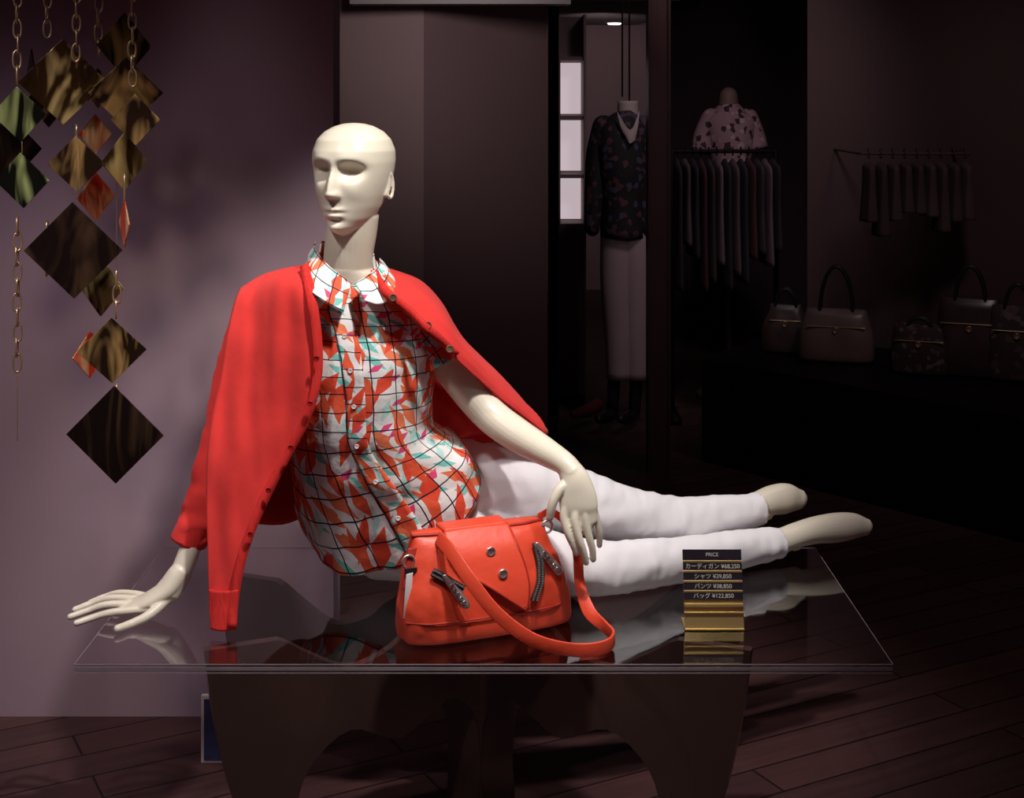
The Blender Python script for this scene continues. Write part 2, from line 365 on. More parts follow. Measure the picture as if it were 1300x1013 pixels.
for a,b in (((-.603,2.77),(.53,3.22)),((.469,2.77),(-.66,3.22))):
    a=np.array([a[0],a[1],0.]);b=np.array([b[0],b[1],0.]); d=b-a; L_=np.linalg.norm(d); d/=L_
    cc=catmull(ctrl+[ctrl[0]],4)[:-1]
    cc[:,1]=np.clip(cc[:,1],0,H)
    prism(mb,[(p[0]*L_,p[1]) for p in cc],a,d,(0,0,1),(-d[1],d[0],0),.022)
mb.obj('table_base',M['brown'],g,False)

# ================= MANNEQUIN =================
def A4(u,v,d,r): return (*at(u,v,d),r)
mb=MB()
tors=[LR((412,340),(470,340),2.975,.046),LR((375,362),(508,366),2.985,.05),LR((335,388),(545,398),2.99,.055),LR((358,430),(535,435),2.985,.08,0,0),
      LR((380,480),(530,482),2.985,.085),LR((385,540),(530,545),3.0,.08),LR((390,600),(560,590),3.04,.09),LR((400,660),(580,620),3.07,.09,.03,-.05),LR((420,700),(590,640),3.08,.080,.05,-.06)]
loft(mb,tors,8,48)
tube(mb,[A4(438,375,3.0,.062),A4(441,345,2.985,.053),A4(443,318,2.975,.052),A4(446,296,2.97,.053),A4(450,270,2.965,.052)],seg=32,up=(0,1,0))
tube(mb,[A4(352,396,2.99,.045),A4(328,425,2.99,.043),A4(306,490,2.985,.037),A4(290,555,2.97,.033),A4(273,610,2.955,.031),A4(256,655,2.94,.0265),A4(242,695,2.92,.0225),A4(229,728,2.905,.0225),A4(214,750,2.895,.027)],seg=24,up=(0,1,0))
tube(mb,[A4(227,728,2.90,.024),A4(210,750,2.895,.034),A4(188,762,2.895,.040),A4(170,768,2.897,.038)],seg=24,up=(0,0,1),flats=[.9,.62,.40,.32])
def finger(pts,r0=.0095,r1=.0068):
    n=len(pts); P=[(*p,r0+(r1-r0)*i/(n-1)) for i,p in enumerate(pts)]
    tube(mb,P,k=5,seg=14,up=None)
def tp(u,v,r=.0088): return at(u,v,tdep(v,r))
finger([at(186,773,2.866),at(166,775,2.858),at(140,778,2.852),at(118,784,2.849),tp(97,791)],.009,.0065)
finger([at(180,767,2.888),at(160,767,2.888),at(134,768,2.886),at(112,775,2.884),tp(89,783)],.009,.0065)
finger([at(180,762,2.908),at(162,760,2.918),at(138,760,2.926),at(114,767,2.930),tp(95,774)],.009,.0065)
finger([at(184,757,2.928),at(170,754,2.942),at(150,753,2.958),at(132,758,2.967),tp(114,765,.008)],.0082,.006)
finger([at(214,757,2.885),at(200,772,2.860),at(184,784,2.838),at(166,792,2.824),tp(149,798,.010)],.0115,.0076)
tube(mb,[A4(520,398,2.99,.05),A4(548,425,2.985,.045),A4(575,468,2.985,.040),A4(602,505,2.98,.0365),A4(626,530,2.965,.036),A4(655,551,2.93,.0345),A4(690,572,2.88,.029),A4(716,588,2.84,.0235),A4(728,602,2.825,.024)],seg=24,up=(0,1,0))
tube(mb,[A4(722,594,2.832,.0235),A4(730,610,2.818,.030),A4(733,628,2.808,.037),A4(735,645,2.802,.038),A4(737,655,2.80,.034)],seg=24,up=(0,1,0),flats=[.9,.7,.45,.36,.3])
finger([at(719,640,2.803),at(716,656,2.797),at(721,676,2.790),at(727,690,2.790),at(732,702,2.793)])
finger([at(731,645,2.799),at(730,663,2.790),at(736,686,2.785),at(741,701,2.787),at(744,714,2.791)],.0092,.0066)
finger([at(741,643,2.80),at(743,660,2.795),at(748,682,2.793),(at(752,697,2.795)),at(753,710,2.798)],.009,.0064)
finger([at(749,634,2.808),at(755,650,2.806),at(759,667,2.806),at(761,679,2.808),at(761,692,2.812)],.0082,.006)
finger([at(724,612,2.82),at(712,620,2.805),at(704,633,2.797),at(700,645,2.795),at(698,657,2.797)],.012,.0078)
near=[A4(500,668,3.08,.10),A4(590,692,3.03,.072),A4(680,712,3.0,.062),A4(760,720,3.01,.050),A4(850,712,3.08,.041),A4(930,699,3.16,.034),A4(975,691,3.21,.028)]
far=[A4(540,640,3.12,.10),A4(600,617,3.11,.085),A4(680,622,3.13,.066),A4(780,650,3.16,.052),A4(860,664,3.21,.045),A4(920,654,3.26,.036),A4(960,645,3.29,.029)]
tube(mb,near,seg=24,up=(0,1,0)); tube(mb,far,seg=24,up=(0,1,0))
tube(mb,[A4(965,692,3.2,.027),A4(990,687,3.23,.028),A4(1012,679,3.25,.028),A4(1035,673,3.27,.031),A4(1060,670,3.29,.0345),A4(1082,668,3.305,.031),A4(1097,669,3.315,.022)],seg=24,up=(0,1,0),flats=[.9,.9,1.0,.85,.7,.62,.6])
tube(mb,[A4(988,690,3.225,.025),A4(1000,683,3.25,.026),A4(1008,687,3.25,.022)],seg=20,up=(0,1,0))
tube(mb,[A4(945,648,3.29,.027),A4(962,641,3.31,.030),A4(980,635,3.33,.0345),A4(998,633,3.34,.036),A4(1012,634,3.35,.026)],seg=24,up=(0,1,0),flats=[.9,.9,.85,.7,.65])
tube(mb,[A4(958,650,3.30,.024),A4(972,650,3.32,.020)],seg=20,up=(0,1,0))
# ---- head
HT=.231; zc=1.210; hx,hy,_=at(449,200,2.965)
T_=[0,.025,.07,.15,.25,.35,.45,.55,.65,.75,.85,.92,.97,.992,1]
W_=[.002,.021,.036,.050,.0605,.068,.0735,.0775,.0805,.0805,.073,.059,.039,.021,.001]
FR=[.045,.068,.081,.084,.086,.088,.090,.092,.093,.090,.079,.062,.040,.021,.001]
BK=[-.02,-.005,.008,.025,.05,.075,.092,.101,.105,.102,.089,.070,.045,.023,.001]
def g_(x,s): return math.exp(-(x/s)**2)
def facey(x,t):
    d=0
    ez=(t-.585)*HT
    for sx in (-1,1):
        ex=x-sx*.0335
        s=.0150 if ez>0 else .0185
        rr=math.sqrt((ex/.0235)**2+(ez/s)**2)
        d-=.0270*math.exp(-rr**2.6)
        d+=.0035*g_(x-sx*.033,.024)*g_((t-.690)*HT,.009)
        d+=.004*g_(x-sx*.043,.016)*g_((t-.40)*HT,.018)
    if t<.69:
        a=min(1,max(0,(.65-t)/.285)); h=.003+.0225*a**1.15; w=.0062+.0054*a
        dz=(t-.365)*HT
        if dz<0: h*=math.exp(-(dz/.005)**2)
        if t>.6: h*=(.69-t)/.09
        d+=h*math.exp(-abs(x/w)**2.2)
        for sx in (-1,1): d+=.0085*g_(x-sx*.0105,.0050)*g_((t-.372)*HT,.006)
    mx=math.exp(-abs(x/.021)**2.6)
    d+=.0075*mx*g_((t-.240)*HT,.0045)+.0085*math.exp(-abs(x/.017)**2.6)*g_((t-.186)*HT,.0052)-.0050*mx*g_((t-.213)*HT,.0020)
    d-=.005*g_(x,.018)*g_((t-.135)*HT,.006)
    d+=.006*g_(x,.018)*g_((t-.07)*HT,.012)
    d-=.003*g_(x,.004)*g_((t-.285)*HT,.007)
    return d
def head(mb):
    nt_=150; seg=160; R=[]
    al=math.radians(-22); ca,sa=math.cos(al),math.sin(al)
    for i in range(nt_+1):
        q=i/nt_; t=.5-.5*math.cos(q*math.pi)
        w=np.interp(t,T_,W_); f=np.interp(t,T_,FR); b=np.interp(t,T_,BK)
        ring=[]
        for j in range(seg):
            th=2*math.pi*j/seg; c=math.cos(th); s=math.sin(th)
            x=w*math.copysign(abs(c)**(.92),c)
            if s>0: y=-f*abs(s)**.88; y+=-facey(x,t)*min(1,s*2.2)
            else: y=b*abs(s)**.95
            X=x*ca-y*sa; Y=x*sa+y*ca
            ring.append((hx+X,hy+Y,zc+t*HT))
        R.append(ring)
    R=np.array(R)
    for _ in range(2):
        R[3:-3]=(R[2:-4]+2*R[3:-3]+R[4:-2])/4
    rings(mb,R,True,True)
    for sx in (-1,1):
        pts=[]
        for a in np.linspace(-130,120,9):
            ar=math.radians(a)
            px=sx*(.0715+.0030*math.cos(ar*.5)); py=.022+.012*math.cos(ar); pz=HT*.43+.025*math.sin(ar)
            X=px*ca-py*sa; Y=px*sa+py*ca
            pts.append((hx+X,hy+Y,zc+pz,.0038))
        tube(mb,pts,k=3,seg=10,up=None)
        X0=[]
        for py,pz,r in ((.018,HT*.50,.010),(.018,HT*.42,.010),(.012,HT*.36,.008)):
            px=sx*.0670; X=px*ca-py*sa; Y=px*sa+py*ca; X0.append((hx+X,hy+Y,zc+pz,r))
        tube(mb,X0,k=3,seg=12,up=None)
head(mb)
man=mb.obj('mannequin',M['skin'],None,True,[('REMESH',dict(mode='VOXEL',voxel_size=.002,use_smooth_shade=True)),('SMOOTH',dict(factor=.5,iterations=3))])

# ================= TROUSERS =================
def wr(p,t): return .0040*nz(p,(10,14,30),3)+.0038*nz(p,(55,20,25),8)*(1 if .3<t<.6 or t>.82 else .5)
mb=MB()
near=[A4(490,665,3.07,.116),A4(590,692,3.03,.089),A4(680,712,3.0,.0705),A4(760,720,3.01,.0570),A4(850,712,3.075,.050),A4(930,699,3.155,.042),A4(975,691,3.205,.0375),A4(988,689,3.22,.036)]
far=[A4(520,650,3.10,.12),A4(600,617,3.11,.103),A4(680,622,3.13,.080),A4(780,650,3.16,.064),A4(860,664,3.21,.056),A4(920,654,3.26,.045),A4(952,648,3.285,.0395),A4(966,645,3.295,.038)]
tube(mb,near,k=14,seg=48,up=(0,1,0),round1=False,fn=wr); tube(mb,far,k=14,seg=48,up=(0,1,0),round1=False,fn=wr)
tr=mb.obj('white_trousers',M['white'],None,True,[('REMESH',dict(mode='VOXEL',voxel_size=.004,use_smooth_shade=True)),('SMOOTH',dict(factor=.5,iterations=2))])

# ================= SHIRT =================
g=empty('patterned_shirt')
def sfold(p,t,th):
    a=min(1,max(0,(t-.2)*2))
    return a*(.007*nz(p,(26,8,5),1)+.005*nz(p,(10,10,26),5)+.003*math.sin(th*7+p[2]*6)*max(0,t-.6)*2)+.002*nz(p,(20,20,20),9)
secs=[LR((404,342),(479,342),2.975,.052,0,-.028),LR((370,356),(512,360),2.985,.070,0,-.018),LR((330,374),(540,384),2.988,.088,0,-.008),LR((346,412),(545,418),2.985,.108),LR((356,455),(550,458),2.98,.120),
      LR((366,500),(549,500),2.98,.122),LR((372,548),(550,537),2.985,.119,0,-.01),LR((373,600),(570,553),3.0,.116,.02,-.025),LR((379,650),(590,564),3.02,.114,.045,-.050),LR((392,690),(602,583),3.04,.114,.07,-.085)]
mb=MB(); SR=loft(mb,secs,14,128,2.1,(False,False),foldfn=sfold)
mb.obj('body',M['shirt'],g,True,[('SOLIDIFY',dict(thickness=.0025,offset=1))])
st=np.array([[SR[i,j]+np.array([.0,-.0035,0]) for j in (29,30,31,32,33,34)] for i in range(22,SR.shape[0])])
mb=MB(); patch(mb,st,1); mb.obj('button_placket',M['shirt'],g,True,[('SOLIDIFY',dict(thickness=.002,offset=0))])
mb=MB()
for i in range(28,SR.shape[0]-4,14): disc(mb,SR[i,32]+np.array([0,-.005,0]),(0,-1,0),.0048,.003)
mb.obj('shirt_buttons',M['paper'],g)
mb=MB()
def sl(p,t): return .003*nz(p,(30,30,30),2)
tube(mb,[A4(520,402,2.988,.052),A4(543,425,2.985,.051),A4(557,446,2.983,.051),A4(566,460,2.98,.053)],k=6,seg=40,up=(0,1,0),round0=True,round1=False,fn=sl)
mb.obj('sleeve',M['shirt'],g,True)
mb=MB()
c1=[[at(402,306,3.01),at(399,312,2.975),at(404,322,2.94),at(420,340,2.905),at(446,360,2.885)],
    [at(396,316,3.01),at(391,328,2.955),at(395,343,2.90),at(413,359,2.872),at(442,374,2.860)],
    [at(392,326,3.0),at(386,344,2.93),at(389,364,2.868),at(408,381,2.842),at(436,397,2.838)]]
patch(mb,c1,6)
c2=[[at(482,328,3.01),at(482,334,2.975),at(476,343,2.94),at(463,352,2.905),at(450,360,2.883)],
    [at(489,336,3.01),at(492,344,2.955),at(487,358,2.90),at(473,368,2.872),at(457,369,2.862)],
    [at(494,344,3.0),at(501,356,2.94),at(499,376,2.885),at(482,386,2.848),at(463,382,2.844)]]
patch(mb,c2,6)
rr=[]
for v,rad in ((306,.055),(325,.060),(348,.070)):
    row=[]
    cx,cy,cz=at(441,v,2.99)
    for a in np.linspace(-15,195,12):
        tilt_=(1-math.cos(math.radians(a)))*.5
        row.append((cx+rad*math.cos(math.radians(a)),cy+rad*.9*math.sin(math.radians(a)),cz-.028*(1-tilt_)))
    rr.append(row)
patch(mb,rr,3)
mb.obj('collar',M['shirt'],g,True,[('SOLIDIFY',dict(thickness=.003,offset=0))])

# ================= CARDIGAN =================
g=empty('red_cardigan')
def cf(p,i,j): 
    return (0,-(.016*nz(p,(20,6,3.0),4)+.005*nz(p,(34,30,9),7)),0)
SOL=[('SOLIDIFY',dict(thickness=.0035,offset=0))]
mb=MB()
def rf(p,t): return .007*nz(p,(18,18,7),6)+.0055*nz(p,(16,16,50),2)*min(1,2*t)
sl_=[LR((322,366),(398,396),2.995,.045),LR((300,388),(385,415),2.99,.058),LR((284,430),(372,448),2.985,.058),LR((271,485),(352,502),2.98,.052),LR((259,545),(332,560),2.97,.048),
     LR((245,598),(312,616),2.955,.044),LR((233,640),(290,658),2.945,.038),LR((227,662),(272,676),2.935,.032),LR((219,680),(260,694),2.93,.028)]
loft(mb,sl_,10,56,2,(True,False),foldfn=lambda p,t,th:rf(p,t))
mb.obj('sleeve_worn',M['red'],g,True,SOL)
mb=MB(); loft(mb,[LR((229,654),(277,668),2.938,.036),LR((225,666),(269,680),2.935,.034),LR((218,681),(260,696),2.93,.031)],6,48,2,(False,False)); mb.obj('cuff',M['redrib'],g,True,SOL)
rows=[ [(306,366,3.005),(333,350,2.99),(362,341,2.97),(390,336,2.925)],
       [(298,385,2.965),(333,372,2.922),(370,364,2.885),(399,372,2.866)],
       [(287,430,2.93),(325,430,2.885),(368,430,2.862),(408,432,2.842)],
       [(280,480,2.915),(320,484,2.875),(365,486,2.850),(407,484,2.834)],
       [(270,530,2.90),(310,540,2.865),(352,542,2.845),(392,536,2.834)],
       [(263,580,2.88),(295,595,2.85),(330,600,2.84),(362,592,2.830)],
       [(263,640,2.86),(288,650,2.835),(312,652,2.828),(334,648,2.824)],
       [(264,700,2.835),(280,706,2.82),(298,707,2.813),(313,704,2.812)],
       [(266,760,2.81),(277,762,2.802),(290,762,2.80),(302,760,2.80)],
       [(268,798,2.792),(277,800,2.787),(288,800,2.785),(299,798,2.788)]]
mb=MB(); B=patch(mb,[[at(*p) for p in r] for r in rows],10,fn=cf); mb.obj('front_panel',M['red'],g,True,[('SOLIDIFY',dict(thickness=.004,offset=0))])
def strip(name,pts,w,m):
    mb=MB(); r=[[],[]]
    P=[np.array(at(*p)) for p in pts]
    for i,p in enumerate(P):
        t=P[min(i+1,len(P)-1)]-P[max(i-1,0)]; s=np.cross(t,[0,1,0]); s/=np.linalg.norm(s)
        r[0].append(p-s*w/2+np.array([0,-.004,0])); r[1].append(p+s*w/2+np.array([0,-.004,0]))
    patch(mb,r,6,kr=2,fn=lambda p,i,j:cf(p,i,j)); return mb.obj(name,m,g,True,[('SOLIDIFY',dict(thickness=.005,offset=0))])
pl=[(387,336,2.923),(395,372,2.861),(403,432,2.838),(402,484,2.830),(387,535,2.829),(358,590,2.825),(330,646,2.819),(309,702,2.807),(298,758,2.796),(295,796,2.782)]
strip('placket',pl,.018,M['redrib'])
rows=[[(267,748,2.808),(277,750,2.798),(290,750,2.795),(303,748,2.794)],[(267,773,2.798),(277,775,2.790),(289,775,2.788),(301,773,2.788)],[(268,799,2.786),(277,801,2.780),(288,801,2.779),(300,799,2.781)]]
mb=MB(); patch(mb,[[at(*p) for p in r] for r in rows],8,fn=lambda p,i,j:(0,-.002*nz(p,(34,30,9),7),0)); mb.obj('hem_rib',M['redrib'],g,True,[('SOLIDIFY',dict(thickness=.006,offset=0))])
rows=[[(312,366,3.03),(380,340,3.04),(441,330,3.05),(500,344,3.04),(556,387,3.04)],
      [(300,430,3.05),(370,420,3.11),(450,420,3.12),(520,425,3.11),(590,437,3.06)],
      [(292,520,3.05),(360,520,3.12),(450,520,3.13),(530,500,3.12),(640,486,3.07)],
      [(294,600,3.01),(360,600,3.13),(450,580,3.14),(540,545,3.13),(692,547,3.08)],
      [(306,664,2.96),(374,662,3.10),(440,620,3.15),(540,562,3.14),(612,562,3.09)]]
mb=MB(); patch(mb,[[at(*p) for p in r] for r in rows],10,fn=lambda p,i,j:(0,.012*nz(p,(26,6,4),4),0)); mb.obj('back_panel',M['red'],g,True,SOL)
rows=[[(441,324,3.045),(476,337,3.03),(505,345,3.03),(535,358,3.03),(560,384,3.03),(588,430,3.04),(640,482,3.06),(694,545,3.075)],
      [(455,330,3.02),(478,343,2.985),(505,354,2.955),(535,373,2.93),(564,402,2.92),(591,440,2.935),(642,492,3.01),(695,547,3.07)],
      [(464,338,2.99),(481,353,2.94),(502,369,2.905),(530,390,2.888),(560,418,2.885),(588,449,2.905),(640,500,2.985),(695,549,3.066)],
      [(473,344,2.955),(482,364,2.895),(497,382,2.868),(522,403,2.858),(550,428,2.862),(579,456,2.890),(636,506,2.975),(694,551,3.062)]]
mb=MB(); patch(mb,[[at(*p) for p in r] for r in rows],10,fn=lambda p,i,j:(0,-.006*nz(p,(20,10,20),4),0)); mb.obj('shoulder_drape',M['red'],g,True,[('SOLIDIFY',dict(thickness=.004,offset=0))])
pl2=[(476,345,2.945),(486,363,2.888),(501,379,2.857),(525,400,2.849),(552,424,2.853),(579,451,2.884)]
strip('placket_2',pl2,.016,M['redrib'])
mb=MB()
for u,v,d in ((499,378,2.848),(543,413,2.838),(571,443,2.860)): disc(mb,at(u,v,d),(.1,-1,.1),.0080,.005)
mb.obj('buttons',M['btn'],g)
mb=MB()
for u,v,d in ((402,455,2.820),(394,512,2.816),(369,568,2.812),(341,622,2.808),(318,678,2.798)): disc(mb,at(u,v,d),(0,-1,0),.0058,.004)
mb.obj('buttons_front',M['btnred'],g)

# ================= HANDBAG =================
g=empty('red_handbag')
FLb=np.array(at(519,828,2.70)); FRb=np.array(at(733,796,2.835)); FLb[2]=FRb[2]=TZ+.002
w=(FRb-FLb); Wd=np.linalg.norm(w); w/=Wd; nb=np.array([-w[1],w[0],0.])
Z=np.array([0,0,1.])
def bagsec(z,wid,dep,shift=0,front=0):
    c=(FLb+FRb)/2+nb*(.062+front)+w*shift; c=c.copy(); c[2]=TZ+.002+z
    return (c,w*wid/2,-nb*dep/2)
BS=[(0,.95,.10,0,0),(.008,1.0,.125,0,0),(.05,1.0,.130,0,0),(.10,.95,.120,-.002,.004),(.15,.87,.095,-.004,.012),(.185,.81,.065,-.006,.018),(.200,.79,.032,-.008,.022)]
secs=[bagsec(z,Wd*k_,d_,s_,f_) for z,k_,d_,s_,f_ in BS]
mb=MB(); loft(mb,secs,8,96,3.4,(True,True),foldfn=lambda p,t,th:.008*nz(p,(14,14,14),3)+.002*nz(p,(50,50,50),6))
mb.obj('body',M['leather'],g)
def bagpt(s,z,off=0.0):
    zz=[b[0] for b in BS]; k_=np.interp(z,zz,[b[1] for b in BS]); d_=np.interp(z,zz,[b[2] for b in BS]); sh=np.interp(z,zz,[b[3] for b in BS]); fr=np.interp(z,zz,[b[4] for b in BS])
    c=(FLb+FRb)/2+nb*(.062+fr)+w*sh; c=c.copy(); c[2]=TZ+.002+z
    q=(1-abs(s)**3.4)**(1/3.4) if abs(s)<1 else 0
    return c+w*(s*Wd*k_/2)-nb*(d_/2*q+off)
fl=[[(-.55,.202),(-.25,.204),(.1,.204),(.42,.202)],[(-.54,.170),(-.25,.165),(.1,.165),(.42,.168)],[(-.36,.135),(-.12,.125),(.15,.122),(.44,.128)],[(-.04,.10),(.10,.09),(.25,.084),(.42,.092)],[(.29,.058),(.31,.056),(.33,.055),(.35,.056)]]
mb=MB(); patch(mb,[[bagpt(s,z,.010) for s,z in r] for r in fl],8); 
patch(mb,[[bagpt(s,.203,.010)+nb*o for s in (-.55,-.2,.1,.42)] for o in (0,.025,.05)],6)
mb.obj('flap',M['leather'],g,True,[('SOLIDIFY',dict(thickness=.007,offset=0))])
mb=MB(); ed=[bagpt(s,z,.012) for s,z in [(-.55,.200),(-.54,.170),(-.36,.135),(-.04,.10),(.29,.058),(.35,.056),(.42,.092),(.44,.128),(.42,.168),(.42,.2)]]
tube(mb,[(*p,.0026) for p in ed],k=4,seg=8,up=None); mb.obj('flap_edge',M['leather2'],g)
mb=MB()
for s,z in ((.02,.165),(.12,.125)): disc(mb,bagpt(s,z,.014),-nb,.0095,.007)
mb.obj('snaps',M['silver'],g)
def ribbon(name,P,Wv,th,m,parent,k=8):
    mb=MB(); r=[[np.array(p)-np.array(q) for p,q in zip(P,Wv)],[np.array(p)+np.array(q) for p,q in zip(P,Wv)]]
    patch(mb,r,k,kr=2); return mb.obj(name,m,parent,True,[('SOLIDIFY',dict(thickness=th,offset=0)),('BEVEL',dict(width=th*.3,segments=2))])
def zipper(name,pts):
    P=[bagpt(s,z,.009) for s,z in pts]; d=P[-1]-P[0]; d/=np.linalg.norm(d); s_=np.cross(d,nb); s_/=np.linalg.norm(s_)
    ribbon(name+'_tape',P,[s_*.0085]*len(P),.004,M['black'],g)
    mb=MB(); 
    n=int(np.linalg.norm(P[-1]-P[0])/.0045)
    R_=Matrix((w,nb,Z)).transposed()
    for i in range(n):
        t=(i+.5)/n*(len(P)-1); a=int(t); p=P[a]+(P[min(a+1,len(P)-1)]-P[a])*(t-a)
        for q in (-.0042,.0042): box(mb,p-nb*.0035+s_*q,(.0042,.0025,.0026),rot=R_)
    mb.obj(name+'_teeth',M['silver'],g,False)
zipper('zip_right',[(.70,.165),(.66,.130),(.58,.098),(.46,.066)])
zipper('zip_left',[(-.76,.140),(-.64,.130),(-.52,.118),(-.38,.104)])
for nm,pa_,pb_ in (('pull_left',(-.62,.132),(-.38,.080)),('pull_right',(.70,.165),(.86,.112))):
    mb=MB(); a=bagpt(*pa_,.016); b=bagpt(*pb_,.017); d=b-a
    tube(mb,[(*a,.0045),(*((a+b)/2),.0075),(*b,.0085)],k=4,seg=12,up=tuple(nb),flat=.4)
    for i in range(5): disc(mb,a+d*(.3+.15*i)-nb*.003,-nb,.0038,.003,seg=10)
    mb.obj(nm,M['silver'],g)
P=[bagpt(s,.045,.0015) for s in np.linspace(-.97,.97,11)]; mb=MB(); tube(mb,[(*p,.0016) for p in P],k=4,seg=8,up=(0,0,1)); mb.obj('base_seam',M['leather2'],g)
mb=MB(); P=[bagpt(s,.197,.002) for s in np.linspace(-.98,.98,9)]; tube(mb,[(*p,.0035) for p in P],k=4,seg=10,up=(0,0,1)); mb.obj('top_piping',M['leather2'],g)
SP=[(556,682,2.775),(572,700,2.725),(596,735,2.69),(630,778,2.67),(676,812,2.66),(728,825,2.67),(766,822,2.685),(779,810,2.72),(768,796,2.76),(748,776,2.795),(736,740,2.825),(733,700,2.84),(722,668,2.86),(700,650,2.875),(684,656,2.885)]
P=[np.array(at(*p)) for p in SP]
P=[np.array([p[0],p[1],max(p[2],TZ+.016)]) for p in P]
WV=[]; WVl=None
for i,p in enumerate(P):
    t=P[min(i+1,len(P)-1)]-P[max(i-1,0)]; t/=np.linalg.norm(t); s_=np.cross(t,[0,1,0]); s_/=np.linalg.norm(s_)
    if 5<=i<=8: s_=np.array([.0,0,1.])*(1 if s_[2]>=0 else -1) if i==5 else WVl
    if WV and s_ @ WV[-1]<0: s_=-s_
    WVl=s_; WV.append(s_*(.0130 if i<10 else .0075 if i>11 else .010))
ribbon('strap',P,WV,.005,M['leather'],g)
def ring(mb,c,a,b,R1,r,k=24):
    th=np.linspace(0,2*math.pi,k,endpoint=False); ph=np.linspace(0,2*math.pi,10,endpoint=False)
    a=np.array(a,float);b=np.array(b,float);n=np.cross(a,b); n/=np.linalg.norm(n); RR=[]
    for t in th:
        d=a*math.cos(t)+b*math.sin(t); dn=d/np.linalg.norm(d)
        RR.append([np.array(c)+d*R1+ (dn*math.cos(p)+n*math.sin(p))*r for p in ph])
    RR.append(RR[0]); rings(mb,np.array(RR),False,False)
mb=MB(); ring(mb,bagpt(-.99,.155,.008)-w*.006,w,Z,.012,.0028); ring(mb,bagpt(.96,.185,.0)+w*.006,w,Z,.012,.0028)
mb.obj('rings',M['silver'],g)
ribbon('side_tab',[bagpt(-.985,.178,.004),bagpt(-.99,.145,.006),bagpt(-.99,.105,.004)],[w*.010]*3,.004,M['leather2'],g)
mb=MB(); box(mb,bagpt(-.99,.14,.012),(.024,.004,.010),rot=Matrix((w,nb,Z)).transposed()); mb.obj('buckle',M['black'],g,False)
a=np.array(at(520,728,2.735)); ribbon('hang_tag',[a,a+np.array([-.006,0,-.085])],[np.array([.006,.005,0])]*2,.0015,M['paper'],g,2)

# ================= PRICE SIGN =================
g=empty('price_sign')
D0=tdep(800); X0=(907-650)/F*D0; Wp=.118
tilt=math.radians(16)
upv=np.array([0,math.sin(tilt),math.cos(tilt)]); nv=np.array([0,-math.cos(tilt),math.sin(tilt)]); RS=Matrix(((1,0,0),(0,-nv[1],upv[1]),(0,-nv[2],upv[2])))
base=np.array([X0,D0,TZ+.001])
mb=MB(); box(mb,base+upv*.076,(Wp,.003,.150),rot=RS)
box(mb,(X0,D0+.028,TZ+.0025),(Wp,.065,.003)); box(mb,base+nv*.004+upv*.046,(Wp,.006,.006),rot=RS); box(mb,base+nv*.004+upv*.032,(Wp,.004,.003),rot=RS)
for h in (.129,.110,.091,.0725): box(mb,base+upv*h+nv*.0032,(Wp,.0045,.0045),rot=RS)
mb.obj('stand',M['gold'],g,False,[('BEVEL',dict(width=.0006,segments=2))])
mb=MB(); TX=[('PRICE',.142,.020),('カーディガン ¥68,250',.1195,.0135),('シャツ ¥39,850',.1005,.0135),('パンツ ¥38,850',.0818,.0135),('バッグ ¥122,850',.0635,.0135)]
for t,h,hh in TX: box(mb,base+upv*h+nv*.003,(Wp,.003,hh),rot=RS)
mb.obj('black_slats',mat('slat_black',(.018,.014,.022),.3,var=.1),g,False)
for i,(t,h,hh) in enumerate(TX):
    cu=bpy.data.curves.new('price_text','FONT'); cu.body=t; cu.size=.0115 if i else .010; cu.align_x='CENTER'; cu.align_y='CENTER'; cu.extrude=.0002
    o=bpy.data.objects.new('label_%d'%(i+1),cu); bpy.context.collection.objects.link(o); o.data.materials.append(M['label']); o.parent=g
    o.rotation_euler=(math.pi/2-tilt,0,0); p=base+upv*h+nv*.0052; o.location=p
    
# ================= SMALL NOTICE UNDER TABLE =================
g=empty('framed_notice'); D=3.19
xa=(256-650)/F*D; xb=(293-650)/F*D
zt=CH-(882-120)/F*D
mb=MB(); box(mb,((xa+xb)/2,D,zt/2),(xb-xa,.012,zt)); mb.obj('frame',M['paper'],g,False)
mb=MB(); box(mb,((xa+xb)/2,D-.007,zt/2),(xb-xa-.014,.003,zt-.014)); mb.obj('print',mat('notice_blue',(.05,.07,.16),.3,var=.3,vscale=30),g,False)

# ================= HANGING ORNAMENT =================
g=empty('hanging_ornament')
def link_mesh():
    mb=MB(); n=28; RR=[]
    for i in range(n):
        t=2*math.pi*i/n; x=.0078*math.cos(t); z=.0175*math.copysign(abs(math.sin(t))**.8,math.sin(t))
        tx_=Vector((-math.sin(t)*.0078,0,math.cos(t)*.0175)).normalized(); nn=Vector((tx_.z,0,-tx_.x))
        RR.append([(x+nn.x*math.cos(p)*.0022,math.sin(p)*.0022,z+nn.z*math.cos(p)*.0022) for p in np.linspace(0,2*math.pi,8,endpoint=False)])
    RR.append(RR[0]); rings(mb,np.array(RR),False,False); return mb
lk=link_mesh().obj('chain_link',M['chain'],g); lme=lk.data
bpy.data.objects.remove(lk)
def chain(u,v0,v1,d):
    x,_,z0=at(u,v0,d); z1=at(u,v1,d)[2]
    if v0<=0: z0=1.93
    n=max(1,int((z0-z1)/.029))
    for i in range(n):
        o=bpy.data.objects.new('chain_link',lme); bpy.context.collection.objects.link(o); o.parent=g
        o.location=(x+.001*math.sin(i*2.1),d,z0-(i+.5)*(z0-z1)/n); o.rotation_euler=(0,0,math.radians(15 if i%2 else 100)+random.uniform(-.2,.2)); o.scale=(1,1,(z0-z1)/n/.029)
def rod(u,v0,v1,d,r=.0008):
    mb=MB(); a=at(u,v0,d); b=at(u,v1,d); tube(mb,[(*a,r),(*b,r)],k=2,seg=6,up=(0,1,0)); mb.obj('wire',M['chain'],g)
